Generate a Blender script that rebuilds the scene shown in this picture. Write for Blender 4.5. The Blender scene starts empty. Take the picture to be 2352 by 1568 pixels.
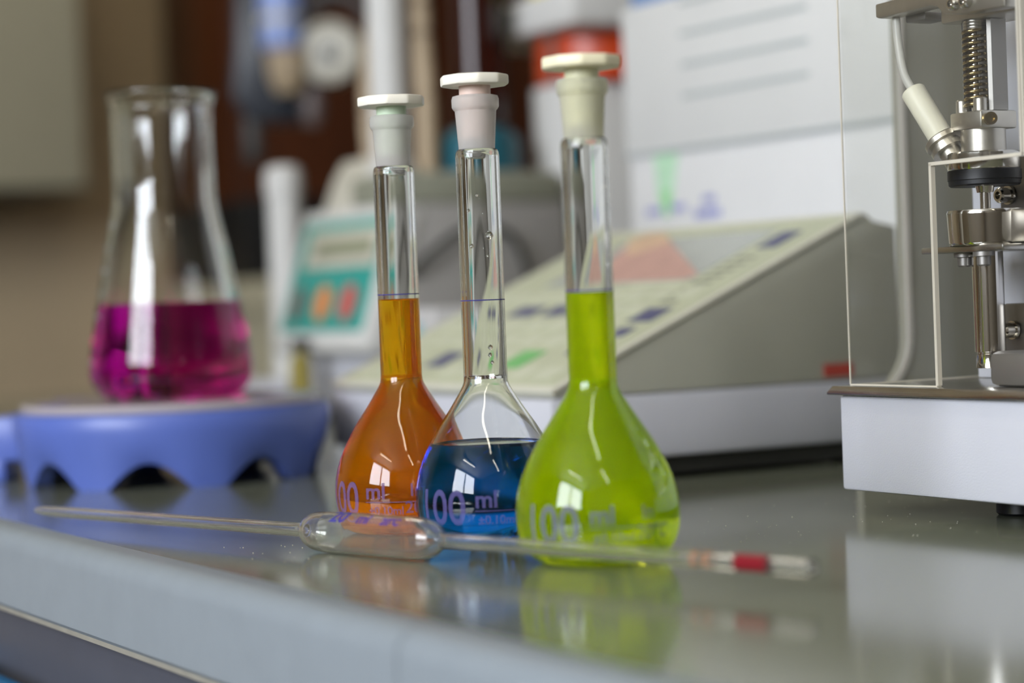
import bpy, bmesh, math, random
from mathutils import Vector, Matrix
random.seed(7)
SC = bpy.context.scene
C = SC.collection
PI = math.pi
TOP = 0.9                      # bench top height above the floor, metres; all other lengths in mm

# ---------------------------------------------------------------- camera, world, exposure
cd = bpy.data.cameras.new('camera'); cam = bpy.data.objects.new('camera', cd); C.objects.link(cam)
cd.sensor_fit = 'HORIZONTAL'; cd.sensor_width = 36; cd.lens = 75.0
cd.clip_start = 0.02; cd.clip_end = 50
cam.matrix_world = (Matrix.Translation((0, 0, TOP + 0.095))
                    @ Matrix.Rotation(math.radians(90) - math.atan(94 / 4900), 4, 'X')
                    @ Matrix.Rotation(-0.038, 4, 'Z'))
cd.dof.use_dof = True; cd.dof.focus_distance = 0.862; cd.dof.aperture_fstop = 4.7
SC.camera = cam
SC.view_settings.view_transform = 'Standard'; SC.view_settings.look = 'None'
SC.view_settings.gamma = 1; SC.view_settings.use_curve_mapping = False
SC.view_settings.exposure = 0.42
w = bpy.data.worlds.new('world'); SC.world = w; w.use_nodes = True
w.node_tree.nodes['Background'].inputs[0].default_value = (0.75, 0.85, 1, 1)
w.node_tree.nodes['Background'].inputs[1].default_value = 0.6
SC.cycles.max_bounces = 20; SC.cycles.transmission_bounces = 20; SC.cycles.glossy_bounces = 4
SC.cycles.diffuse_bounces = 3; SC.cycles.adaptive_threshold = 0.03; SC.cycles.transparent_max_bounces = 32
SC.cycles.sample_clamp_indirect = 30; SC.cycles.use_light_tree = False
WINDOW_L, LAMP_L = 14.5, 13.5

# ---------------------------------------------------------------- materials
def lin(h):
    if not isinstance(h, str): return tuple(h)
    v = [int(h[i:i + 2], 16) / 255 for i in (0, 2, 4)]
    return tuple(x / 12.92 if x < .04045 else ((x + .055) / 1.055) ** 2.4 for x in v)
MATS = {}
def mat(name, col=None, rough=.5, metal=0., noise=0., nscale=40., bump=0., bscale=200., stretch=None, **kw):
    """Principled with procedural colour variation and fine relief."""
    if name in MATS: return MATS[name]
    m = bpy.data.materials.new(name); m.use_nodes = True; MATS[name] = m
    nt = m.node_tree; b = nt.nodes['Principled BSDF']; c = lin(col)
    b.inputs['Base Color'].default_value = (*c, 1)
    b.inputs['Roughness'].default_value = rough; b.inputs['Metallic'].default_value = metal
    for k, v in kw.items(): b.inputs[k.replace('_', ' ')].default_value = v
    tc = nt.nodes.new('ShaderNodeTexCoord'); src = tc.outputs['Object']
    if stretch:
        mp = nt.nodes.new('ShaderNodeMapping'); mp.inputs['Scale'].default_value = stretch
        nt.links.new(src, mp.inputs[0]); src = mp.outputs[0]
    if noise:
        n = nt.nodes.new('ShaderNodeTexNoise'); n.inputs['Scale'].default_value = nscale; n.inputs['Detail'].default_value = 4
        nt.links.new(src, n.inputs['Vector'])
        r = nt.nodes.new('ShaderNodeValToRGB')
        r.color_ramp.elements[0].color = (*[x * (1 - noise) for x in c], 1)
        r.color_ramp.elements[1].color = (*[min(1, x * (1 + noise)) for x in c], 1)
        r.color_ramp.elements[0].position = .3; r.color_ramp.elements[1].position = .7
        nt.links.new(n.outputs['Fac'], r.inputs[0]); nt.links.new(r.outputs[0], b.inputs['Base Color'])
    if bump:
        n2 = nt.nodes.new('ShaderNodeTexNoise'); n2.inputs['Scale'].default_value = bscale
        nt.links.new(src, n2.inputs['Vector'])
        bp = nt.nodes.new('ShaderNodeBump'); bp.inputs['Strength'].default_value = bump; bp.inputs['Distance'].default_value = .0006
        nt.links.new(n2.outputs['Fac'], bp.inputs['Height']); nt.links.new(bp.outputs[0], b.inputs['Normal'])
    return m
def nodes_mat(name):
    m = bpy.data.materials.new(name); m.use_nodes = True; MATS[name] = m
    nt = m.node_tree; nt.nodes.remove(nt.nodes['Principled BSDF'])
    return m, nt, nt.nodes['Material Output']
def glass(name, col=(1, 1, 1), ior=1.47, rough=0., painted_sheen=0.):
    m, nt, o = nodes_mat(name)
    g = nt.nodes.new('ShaderNodeBsdfGlass'); g.inputs['Color'].default_value = (*col, 1)
    g.inputs['IOR'].default_value = ior; g.inputs['Roughness'].default_value = rough
    s = g.outputs[0]
    if painted_sheen:                                  # white diffuse share standing in for bright reflections in the glass
        d = nt.nodes.new('ShaderNodeBsdfDiffuse'); d.inputs[0].default_value = (.9, .9, .86, 1)
        x = nt.nodes.new('ShaderNodeMixShader'); x.inputs[0].default_value = painted_sheen
        nt.links.new(s, x.inputs[1]); nt.links.new(d.outputs[0], x.inputs[2]); s = x.outputs[0]
    nt.links.new(s, o.inputs['Surface']); return m
def liquid(name, sigma, ior=1.34, diffuse=None, dfac=0.):
    """clear liquid, absorption sigma per metre; a turbid dye adds a diffuse share"""
    m, nt, o = nodes_mat(name)
    # glass-to-liquid boundary on the sides, liquid-to-air on the faces marked free_surface
    g = nt.nodes.new('ShaderNodeBsdfGlass'); g.inputs['Roughness'].default_value = 0
    at_ = nt.nodes.new('ShaderNodeAttribute'); at_.attribute_name = 'free_surface'
    mi = nt.nodes.new('ShaderNodeMath'); mi.operation = 'MULTIPLY_ADD'; mi.inputs[1].default_value = ior - ior / 1.47; mi.inputs[2].default_value = ior / 1.47
    nt.links.new(at_.outputs['Fac'], mi.inputs[0]); nt.links.new(mi.outputs[0], g.inputs['IOR'])
    s = g.outputs[0]
    if diffuse:
        d = nt.nodes.new('ShaderNodeBsdfDiffuse'); d.inputs[0].default_value = (*diffuse, 1)
        t = nt.nodes.new('ShaderNodeBsdfTranslucent'); t.inputs[0].default_value = (*diffuse, 1)
        a = nt.nodes.new('ShaderNodeMixShader'); a.inputs[0].default_value = .4
        nt.links.new(d.outputs[0], a.inputs[1]); nt.links.new(t.outputs[0], a.inputs[2])
        x = nt.nodes.new('ShaderNodeMixShader'); x.inputs[0].default_value = dfac
        nt.links.new(s, x.inputs[1]); nt.links.new(a.outputs[0], x.inputs[2]); s = x.outputs[0]
    nt.links.new(s, o.inputs['Surface'])
    D = max(sigma) * 1.0
    v = nt.nodes.new('ShaderNodeVolumeAbsorption'); v.inputs['Density'].default_value = D
    v.inputs['Color'].default_value = (*[1 - q / D for q in sigma], 1)
    nt.links.new(v.outputs[0], o.inputs['Volume']); return m
def sheet(name, col=(.982, .985, .978), haze=.014):
    """thin flat clear sheet: Fresnel reflection over straight-through transmission, a little surface haze"""
    m, nt, o = nodes_mat(name)
    t = nt.nodes.new('ShaderNodeBsdfTransparent'); t.inputs[0].default_value = (*col, 1)
    g = nt.nodes.new('ShaderNodeBsdfGlossy'); g.inputs['Roughness'].default_value = .02
    d = nt.nodes.new('ShaderNodeBsdfDiffuse'); d.inputs[0].default_value = (.8, .8, .76, 1)
    lw = nt.nodes.new('ShaderNodeLayerWeight'); lw.inputs[0].default_value = .5
    pw = nt.nodes.new('ShaderNodeMath'); pw.operation = 'POWER'; pw.inputs[1].default_value = 5
    nt.links.new(lw.outputs['Facing'], pw.inputs[0])
    f = nt.nodes.new('ShaderNodeMath'); f.operation = 'MULTIPLY_ADD'; f.inputs[1].default_value = .75; f.inputs[2].default_value = .03
    nt.links.new(pw.outputs[0], f.inputs[0])
    a = nt.nodes.new('ShaderNodeMixShader'); a.inputs[0].default_value = haze
    nt.links.new(t.outputs[0], a.inputs[1]); nt.links.new(d.outputs[0], a.inputs[2])
    x = nt.nodes.new('ShaderNodeMixShader'); nt.links.new(f.outputs[0], x.inputs[0])
    nt.links.new(a.outputs[0], x.inputs[1]); nt.links.new(g.outputs[0], x.inputs[2])
    nt.links.new(x.outputs[0], o.inputs['Surface']); return m
def enamel(name, col, alpha):
    m, nt, o = nodes_mat(name)
    t = nt.nodes.new('ShaderNodeBsdfTransparent'); d = nt.nodes.new('ShaderNodeBsdfDiffuse'); d.inputs[0].default_value = (*lin(col), 1)
    tr = nt.nodes.new('ShaderNodeBsdfTranslucent'); tr.inputs[0].default_value = (*lin(col), 1)
    a = nt.nodes.new('ShaderNodeMixShader'); a.inputs[0].default_value = .4
    nt.links.new(d.outputs[0], a.inputs[1]); nt.links.new(tr.outputs[0], a.inputs[2])
    x = nt.nodes.new('ShaderNodeMixShader'); x.inputs[0].default_value = alpha
    nt.links.new(t.outputs[0], x.inputs[1]); nt.links.new(a.outputs[0], x.inputs[2])
    nt.links.new(x.outputs[0], o.inputs['Surface']); return m
def frosted(name, col, rough=.3, share=.45):
    m, nt, o = nodes_mat(name); c = (*lin(col), 1)
    g = nt.nodes.new('ShaderNodeBsdfGlass'); g.inputs['Roughness'].default_value = rough; g.inputs['IOR'].default_value = 1.2; g.inputs[0].default_value = c
    d = nt.nodes.new('ShaderNodeBsdfDiffuse'); d.inputs[0].default_value = c
    t = nt.nodes.new('ShaderNodeBsdfTranslucent'); t.inputs[0].default_value = c
    a = nt.nodes.new('ShaderNodeMixShader'); a.inputs[0].default_value = .5
    nt.links.new(d.outputs[0], a.inputs[1]); nt.links.new(t.outputs[0], a.inputs[2])
    x = nt.nodes.new('ShaderNodeMixShader'); x.inputs[0].default_value = share
    nt.links.new(g.outputs[0], x.inputs[1]); nt.links.new(a.outputs[0], x.inputs[2])
    nt.links.new(x.outputs[0], o.inputs['Surface']); return m
def emit(name, col, s):
    m, nt, o = nodes_mat(name)
    e = nt.nodes.new('ShaderNodeEmission'); e.inputs[0].default_value = (*col, 1); e.inputs[1].default_value = s
    nt.links.new(e.outputs[0], o.inputs['Surface']); return m

GLASS = glass('clear glass', (.985, .99, .985), 1.47)
PIPGLASS = glass('pipette glass', (.99, .99, .98), 1.45, painted_sheen=.03)
AMBER = mat('amber glass', '34120a', .12, Transmission_Weight=.15, IOR=1.4)
ACRYL = sheet('acrylic sheet')
AEDGE = mat('sawn acrylic edge', 'e9e2d2', .35, noise=.05, Transmission_Weight=.35)
ENAMEL = enamel('lilac enamel print', '857cc2', .5)
MARKBLUE = enamel('blue enamel ring', '5a58a8', .85)
ORBAND = enamel('faint orange enamel', 'd89468', .4)
WHITEPRINT = enamel('white enamel print', 'dadada', .6)
PIPPRINT = enamel('blue pipette print', '4a48b0', .85)
L_ORANGE = liquid('orange liquid', (.3, 27, 330), diffuse=(1.0, .36, .0), dfac=.34)
L_BLUE = liquid('blue liquid', (340, 34, 11))
L_LIME = liquid('lime liquid', (2, .5, 330), diffuse=(.70, .97, .0), dfac=.42)
L_PINK = liquid('magenta liquid', (6, 200, 15))
FROST = frosted('frosted ground glass', 'f6f4f2')
FROSTY = frosted('stained ground glass', 'f7f6ea')
STOP = mat('ivory plastic', 'f6f0e2', .45, noise=.03, nscale=90, Subsurface_Weight=.15, Subsurface_Radius=(.003, .003, .002))
STOPY = mat('yellowed plastic', 'f4eccb', .45, noise=.05, nscale=90, Subsurface_Weight=.15, Subsurface_Radius=(.003, .003, .002))
PLUG_G = mat('pale green plug', 'c9dcbf', .5); PLUG_P = mat('pale peach plug', 'e6cbbd', .5); PLUG_Y = mat('pale yellow plug', 'dcdab8', .5)
BENCH = mat('bench laminate', '7a7d6b', .115, noise=.06, nscale=600, bump=.03, bscale=900)
LIP = mat('grey lip', '8f8c82', .5, noise=.08, nscale=90)
EDGE = mat('bench edging', '868f97', .4, noise=.03, nscale=60)
STEEL = mat('brushed steel', 'b9b6ae', .24, 1., noise=.06, nscale=120, stretch=(1, 1, .05))
CHROME = mat('polished steel', 'cfccc6', .12, 1., noise=.03, nscale=60)
ALU = mat('satin aluminium', 'c9c4ba', .36, 1., noise=.05, nscale=200)
GREYSTEEL = mat('grey steel', '8f8c88', .42, .8, noise=.05)
WHITEP = mat('white powder coat', 'bfc0c8', .5, noise=.02, nscale=30, bump=.25, bscale=1500)
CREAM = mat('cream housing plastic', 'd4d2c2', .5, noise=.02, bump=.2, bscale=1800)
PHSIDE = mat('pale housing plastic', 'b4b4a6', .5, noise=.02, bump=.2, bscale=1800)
KEYPAD = mat('sage keypad foil', 'bcc0a4', .4, noise=.03)
KEYCAP = mat('pale key foil', 'c9ccb4', .4, noise=.03)
KEYBLUE = mat('slate blue key', '4c5078', .4, noise=.05)
KEYGREEN = mat('green key', '6cb86a', .4, noise=.05)
LCD = mat('grey display', 'b4b8b2', .25, noise=.03)
REDPRINT = mat('dusty red print', 'c49c90', .4, noise=.12, nscale=60)
ORPRINT = mat('peach print', 'd2b294', .4, noise=.1)
BLACK = mat('black rubber', '101114', .45, noise=.1)
DARK = mat('dark grey plastic', '2c2c29', .5, noise=.08)
STIRBLUE = mat('blue moulded plastic', '586cb8', .38, noise=.03)
PLATE = mat('pale printed plate', 'a8a0a4', .18, noise=.04)
PURPLE = mat('violet print', '5650a8', .4, noise=.05)
TEAL = mat('teal foil', '2f9a90', .4, noise=.04)
GREYH = mat('grey housing', '8e8c80', .5, noise=.04, nscale=12)
PALETRIM = mat('pale edge trim', 'cfc9c2', .4, noise=.03)
CARTON = mat('white carton', 'd8d8d8', .6, noise=.02, nscale=20)
CARTONLID = mat('white carton lid', 'd4d4d2', .6, noise=.02, nscale=20)
LINEP = mat('grey print and lid shadow', 'a8afaf', .6)
TITW = mat('white instrument plastic', 'd3d2cf', .45, noise=.02)
TITG = mat('grey instrument plastic', '9d9a96', .5, noise=.02)
PLATF = mat('greenish grey platform', '8f9080', .5, noise=.04)
REDO = mat('orange red plastic', 'c4400f', .35, noise=.06)
TEALB = mat('dark teal plastic', '1e5a68', .4, noise=.06)
BROWNW = mat('brown varnished wood', '4c240c', .4, noise=.25, nscale=6, stretch=(1, 8, .6))
WALLP = mat('beige wall paint', 'b3a58c', .8, noise=.04, nscale=5)
FLOORM = mat('grey lino', '77736a', .4, noise=.1, nscale=15)
CEILM = mat('white ceiling paint', 'c2bdb0', .8, noise=.02, nscale=8)
CABM = mat('khaki cabinet laminate', 'b4ae96', .5, noise=.03)
CUPB = mat('slate cupboard laminate', '4a4d58', .5, noise=.04)
BLUEH = mat('blue handle plastic', '1d5f8c', .35, noise=.05)
NAVY = mat('navy enamel', '161d2a', .4, noise=.1)
YELLOW = mat('yellow plastic', 'd9c92e', .4, noise=.05)
BEIGE = mat('beige plastic', 'b39f83', .5, noise=.05)
OFFW = mat('off white ceramic', 'c8c4b6', .35, noise=.05)
RED = mat('red enamel', '7c0b1c', .35, noise=.05)
ORANGEB = mat('orange button', 'e08a4c', .4); REDB = mat('red button', 'cc5a58', .4); GREYB = mat('grey button', '6b6b66', .4)
PVC = mat('translucent tubing', 'dcdad2', .3, Transmission_Weight=.4, IOR=1.35)
NYLON = mat('ivory nylon', 'dedac6', .45, noise=.03, Subsurface_Weight=.2, Subsurface_Radius=(.004, .004, .003))
BRASS = mat('golden steel', 'a89468', .2, 1., noise=.1)

# ---------------------------------------------------------------- mesh helpers (mm in, metres out)
def obj(name, bm, m, parent=None, sharp=35, label=None, kind=None):
    me = bpy.data.meshes.new(name)
    bmesh.ops.recalc_face_normals(bm, faces=bm.faces)
    for v in bm.verts: v.co *= .001
    bm.to_mesh(me); bm.free()
    for p in me.polygons: p.use_smooth = True
    me.set_sharp_from_angle(angle=math.radians(sharp))
    me.materials.append(m)
    o = bpy.data.objects.new(name, me); C.objects.link(o)
    if parent: o.parent = parent
    if label: o['label'] = label
    if kind: o['kind'] = kind
    return o
def liquid_obj(prof, ztop, m, parent, label):
    """liquid as a closed mesh; its upper faces carry the face attribute free_surface"""
    o = obj('liquid', lathe(prof, 96), m, parent, sharp=50, label=label)
    at_ = o.data.attributes.new('free_surface', 'FLOAT', 'FACE')
    for p in o.data.polygons: at_.data[p.index].value = 1. if p.normal.z > .25 and p.center.z * 1000 > ztop - .05 else 0.
    return o
def thing(name, label, cat, x, y, z=0., rz=0., group=None):
    o = bpy.data.objects.new(name, None); C.objects.link(o)
    o.empty_display_size = .02
    o.location = (x * .001, y * .001, TOP + z * .001); o.rotation_euler = (0, 0, rz)
    o['label'] = label; o['category'] = cat
    if group: o['group'] = group
    return o
def box(bm, x0, x1, y0, y1, z0, z1, bev=0., seg=2):
    t = bmesh.new(); bmesh.ops.create_cube(t, size=1)
    for v in t.verts:
        v.co = ((x0 + x1) / 2 + v.co.x * (x1 - x0), (y0 + y1) / 2 + v.co.y * (y1 - y0), (z0 + z1) / 2 + v.co.z * (z1 - z0))
    if bev: bmesh.ops.bevel(t, geom=t.edges[:], offset=bev, segments=seg, affect='EDGES', profile=.5)
    return merge(bm, t)
def merge(bm, t, M=None):
    me = bpy.data.meshes.new('tmp')
    if M is not None: t.transform(M)
    t.to_mesh(me); t.free(); bm.from_mesh(me); bpy.data.meshes.remove(me); return bm
def bx(*a, **k): return box(bmesh.new(), *a, **k)
def lathe(prof, n=64, M=None, bm=None):
    """revolve (r, z) pairs about z; points with r == 0 become poles"""
    t = bmesh.new(); rings = []; P = [prof[0]]
    for (r0, z0), (r1, z1) in zip(prof, prof[1:]):        # support rings keep long straight runs straight when shaded
        L_ = math.hypot(r1 - r0, z1 - z0)
        if L_ > 7 and min(r0, r1) > .3:
            for f in (.7 / L_, 1 - .7 / L_): P.append((r0 + (r1 - r0) * f, z0 + (z1 - z0) * f))
        P.append((r1, z1))
    for r, z in P:
        if r < 1e-6: rings.append([t.verts.new((0, 0, z))])
        else: rings.append([t.verts.new((r * math.cos(2 * PI * i / n), r * math.sin(2 * PI * i / n), z)) for i in range(n)])
    for a, b in zip(rings, rings[1:]):
        if len(a) == 1 and len(b) == 1: continue
        for i in range(n):
            j = (i + 1) % n
            if len(a) == 1: t.faces.new((a[0], b[i], b[j]))
            elif len(b) == 1: t.faces.new((a[i], a[j], b[0]))
            else: t.faces.new((a[i], a[j], b[j], b[i]))
    bmesh.ops.remove_doubles(t, verts=t.verts[:], dist=1e-4)
    bmesh.ops.recalc_face_normals(t, faces=t.faces)
    if bm is None: bm = bmesh.new()
    return merge(bm, t, M)
def aim(p, q):
    """matrix taking +z at the origin to the direction q - p starting at p"""
    p, q = Vector(p), Vector(q); d = (q - p).normalized()
    return Matrix.Translation(p) @ d.to_track_quat('Z', 'Y').to_matrix().to_4x4()
def rod(p, q, r, n=24, bev=0., bm=None, r2=None):
    L = (Vector(q) - Vector(p)).length; r2 = r if r2 is None else r2
    b = bev
    pr = [(0, 0), (r - b, 0), (r, b), (r2, L - b), (r2 - b, L), (0, L)] if b else [(0, 0), (r, 0), (r2, L), (0, L)]
    return lathe(pr, n, aim(p, q), bm)
def tube(pts, r, n=12, bm=None, res=10):
    P = catmull([Vector(p) for p in pts], res)
    t = bmesh.new(); rings = []
    up = Vector((0, 0, 1))
    for i, p in enumerate(P):
        d = (P[min(i + 1, len(P) - 1)] - P[max(i - 1, 0)]).normalized()
        s = d.cross(up)
        if s.length < .05: s = d.cross(Vector((0, 1, 0)))
        s.normalize(); u = s.cross(d).normalized()
        rings.append([t.verts.new(p + s * r * math.cos(2 * PI * k / n) + u * r * math.sin(2 * PI * k / n)) for k in range(n)])
    for a, b in zip(rings, rings[1:]):
        for k in range(n): t.faces.new((a[k], a[(k + 1) % n], b[(k + 1) % n], b[k]))
    t.faces.new(rings[0]); t.faces.new(rings[-1])
    if bm is None: bm = bmesh.new()
    return merge(bm, t)
def catmull(P, res=8):
    out = []
    for i in range(len(P) - 1):
        p0, p1, p2, p3 = P[max(i - 1, 0)], P[i], P[i + 1], P[min(i + 2, len(P) - 1)]
        for k in range(res):
            t = k / res
            out.append(.5 * ((2 * p1) + (-p0 + p2) * t + (2 * p0 - 5 * p1 + 4 * p2 - p3) * t * t + (-p0 + 3 * p1 - 3 * p2 + p3) * t ** 3))
    out.append(P[-1]); return out
def sp(pairs, res=6): return [(max(v.x, 0), v.y) for v in catmull([Vector((a, b)) for a, b in pairs], res)]
def prism(poly, axis, a0, a1, bev=0., bm=None):
    """extrude a 2D polygon: axis 'x' -> poly is (y, z); 'y' -> (x, z); 'z' -> (x, y)"""
    f = {'x': lambda p, a: (a, p[0], p[1]), 'y': lambda p, a: (p[0], a, p[1]), 'z': lambda p, a: (p[0], p[1], a)}[axis]
    t = bmesh.new()
    A = [t.verts.new(f(p, a0)) for p in poly]; B = [t.verts.new(f(p, a1)) for p in poly]; n = len(poly)
    t.faces.new(A); t.faces.new(B[::-1])
    for i in range(n): t.faces.new((A[i], A[(i + 1) % n], B[(i + 1) % n], B[i]))
    bmesh.ops.recalc_face_normals(t, faces=t.faces)
    if bev:
        es = [e for e in t.edges if len(e.link_faces) == 2 and e.calc_face_angle(0) > .5]
        bmesh.ops.bevel(t, geom=es, offset=bev, segments=2, affect='EDGES', profile=.5)
    if bm is None: bm = bmesh.new()
    return merge(bm, t)
def text2d(s, size, bold=.0, cuts=True):
    """outline lettering as a flat triangulated bmesh, x right, y up, baseline at 0, in mm"""
    cu = bpy.data.curves.new('txt', 'FONT'); cu.body = s; cu.size = size; cu.offset = bold; cu.resolution_u = 4
    o = bpy.data.objects.new('txt', cu); C.objects.link(o)
    dg = bpy.context.evaluated_depsgraph_get(); me = bpy.data.meshes.new_from_object(o.evaluated_get(dg))
    bm = bmesh.new(); bm.from_mesh(me)
    bpy.data.objects.remove(o); bpy.data.curves.remove(cu); bpy.data.meshes.remove(me)
    bmesh.ops.triangulate(bm, faces=bm.faces)
    if cuts:
        for _ in range(4):
            L = [e for e in bm.edges if e.calc_length() > size * .12]
            if not L: break
            bmesh.ops.subdivide_edges(bm, edges=L, cuts=1); bmesh.ops.triangulate(bm, faces=bm.faces)
    return bm
def interp(prof, z):
    best = None
    for (r0, z0), (r1, z1) in zip(prof, prof[1:]):
        if z0 <= z <= z1 and z1 > z0: best = r0 + (r1 - r0) * (z - z0) / (z1 - z0)
    return best if best is not None else prof[-1][0]

# ---------------------------------------------------------------- bench frame
RZ = math.radians(-60)                      # local x runs along the bench front towards the right, local y to its back
E1 = Vector((-.5, .8660254)); E2 = Vector((.8660254, .5))
def ab(a, b): v = E1 * a + E2 * b; return v.x, v.y   # a: along the bench away from the camera, b: across it
def struct(name, bm, m, parent=None, z=0):
    o = obj(name, bm, m, parent)
    if not parent:
        o.rotation_euler = (0, 0, RZ); o.location = (0, 0, TOP + z * .001); o['kind'] = 'structure'
    return o
# the room, in local (x = -a, y = b) millimetres about the camera
FAR, RIGHT, WIN, BACK, FLO, CEI = -3700, 2700, -2650, 2300, -900, 1900
struct('floor', bx(FAR, BACK, WIN, RIGHT, FLO - 60, FLO), FLOORM)
struct('ceiling', bx(FAR, BACK, WIN, RIGHT, CEI, CEI + 60), CEILM)
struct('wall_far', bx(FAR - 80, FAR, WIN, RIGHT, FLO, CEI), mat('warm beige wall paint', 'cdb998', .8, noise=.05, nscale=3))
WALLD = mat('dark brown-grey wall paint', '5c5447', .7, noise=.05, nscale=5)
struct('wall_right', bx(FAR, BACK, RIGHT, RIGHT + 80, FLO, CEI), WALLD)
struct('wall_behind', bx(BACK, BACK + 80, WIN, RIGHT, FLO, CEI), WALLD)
# window wall with one wide two-pane window across the room from the bench
WX0, WX1, WZ0, WZ1 = -800, 1500, 420, 1840
bm = bmesh.new()
box(bm, FAR, WX0, WIN - 80, WIN, FLO, CEI); box(bm, WX1, BACK, WIN - 80, WIN, FLO, CEI)
box(bm, WX0, WX1, WIN - 80, WIN, FLO, WZ0); box(bm, WX0, WX1, WIN - 80, WIN, WZ1, CEI)
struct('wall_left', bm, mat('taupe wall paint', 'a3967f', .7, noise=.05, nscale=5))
win = bpy.data.objects.new('window_1', None); C.objects.link(win); win['kind'] = 'structure'
win.rotation_euler = (0, 0, RZ); win.location = (0, 0, TOP)
WFR = mat('white window frame', 'e4e4e0', .4, noise=.02)
SKYP = emit('daylight in the panes', (.87, .92, 1.0), WINDOW_L)
bm = bmesh.new(); mid = (WX0 + WX1) / 2
for x0, x1 in ((WX0, WX0 + 60), (mid - 60, mid + 60), (WX1 - 60, WX1)): box(bm, x0, x1, WIN - 60, WIN + 10, WZ0, WZ1, 4)
for z0, z1 in ((WZ0, WZ0 + 60), (WZ1 - 60, WZ1)): box(bm, WX0, WX1, WIN - 58, WIN + 8, z0, z1, 4)
struct('window_frame', bm, WFR, win)
for x0, x1 in ((WX0 + 60, mid - 60), (mid + 60, WX1 - 60)):
    struct('pane', bx(x0, x1, WIN - 40, WIN - 30, WZ0 + 60, WZ1 - 60), SKYP, win)
struct('window_sill', bx(WX0 - 40, WX1 + 40, WIN - 5, WIN + 120, WZ0 - 30, WZ0, 4), WFR, win)
# ceiling lamps: white trays with two fluorescent tubes, running along the bench
TUBE = emit('fluorescent tube', (1.0, .93, .78), LAMP_L)
lamps = [(150, -240, 'white twin-tube ceiling lamp above the bench'), (150, -1700, 'white twin-tube ceiling lamp by the window'),
         (-2600, 900, 'white twin-tube ceiling lamp added to brighten the far wall'), (1600, -240, 'white twin-tube ceiling lamp behind the camera')]  # the far-wall lamp is an unseen addition that brightens the background
for xc, yc, lb in lamps:
    x, y = ab(-xc, yc)
    t = thing('ceiling_lamp', lb, 'lamp', x, y, CEI, RZ, 'fluorescent ceiling lamps')
    obj('tray', bx(-640, 640, -110, 110, -45, -1, 6), CEILM, t)
    for s in (-24, 24): obj('fluorescent_tube', rod((-590, s, -66), (590, s, -66), 16, 10), TUBE, t)
    for s in (-600, 600): obj('lamp_holder', bx(s - 10, s + 10, -90, 90, -90, -44, 3), CEILM, t)

# ---------------------------------------------------------------- bench
b0, b1, a0, a1 = 280, 1080, -210, 2520
x, y = ab(0, 0)
t = thing('bench_worktop', 'long grey-green glossy laboratory bench top with pale rounded front edge', 'worktop', 0, 0, 0, RZ)
R = 9
prof = [(b1, 0), (b1, -36), (b0 + 2, -36), (b0, -34)] + [(b0 + R - R * math.cos(k * PI / 16), -R + R * math.sin(k * PI / 16)) for k in range(0, 9)]
obj('top_slab', prism([(b0 + 16, 0), (b1, 0), (b1, -36), (b0 + 16, -36)], 'x', -a1, -a0), BENCH, t)
nose = [(b0 + 16, -36), (b0 + 2, -36), (b0, -34)] + [(b0 + R - R * math.cos(k * PI / 16), -R + R * math.sin(k * PI / 16)) for k in range(0, 9)] + [(b0 + 16, 0)]
JOIN = -560
obj('front_edging', prism(nose, 'x', -a1, JOIN - .4), EDGE, t)
obj('front_edging', prism(nose, 'x', JOIN + .4, -a0), EDGE, t)
obj('lower_lip', prism([(b0 + 2, -36), (b0 + 2, -38), (b0 + 20, -38), (b0 + 20, -36)], 'x', -a1, -a0), LIP, t)
k = 0
places = ['at the far end of the bench', 'under the blue stirrer', 'under the three stoppered flasks', 'at the near end of the bench']
for i in range(4):
    u0 = -a1 + 10 + i * 680; u1 = u0 + 676
    px, py = ab(-u0, b0 + 18)
    c = thing('base_cabinet', 'slate grey bench cupboard with blue drawer handle, ' + places[i], 'cabinet', px, py, -40, RZ, 'cupboards under the bench')
    obj('body', bx(0, u1 - u0, 20, 700, -860, -1), CUPB, c)
    d = obj('drawer', bx(3, u1 - u0 - 3, 0, 19, -180, -3, 2), CUPB, c)
    bm = tube([(100, 0, -32), (104, -18, -34), (180, -22, -34), (256, -18, -34), (260, 0, -32)], 8)
    obj('handle', bm, BLUEH, d)
    e = obj('door', bx(3, u1 - u0 - 3, 0, 19, -780, -184, 2), CUPB, c)
    obj('handle', tube([(60, 0, -240), (60, -22, -245), (60, -24, -300), (60, -22, -355), (60, 0, -360)], 7), BLUEH, e)
    obj('plinth', bx(0, u1 - u0, 60, 690, -860, -780), DARK, c)

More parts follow.
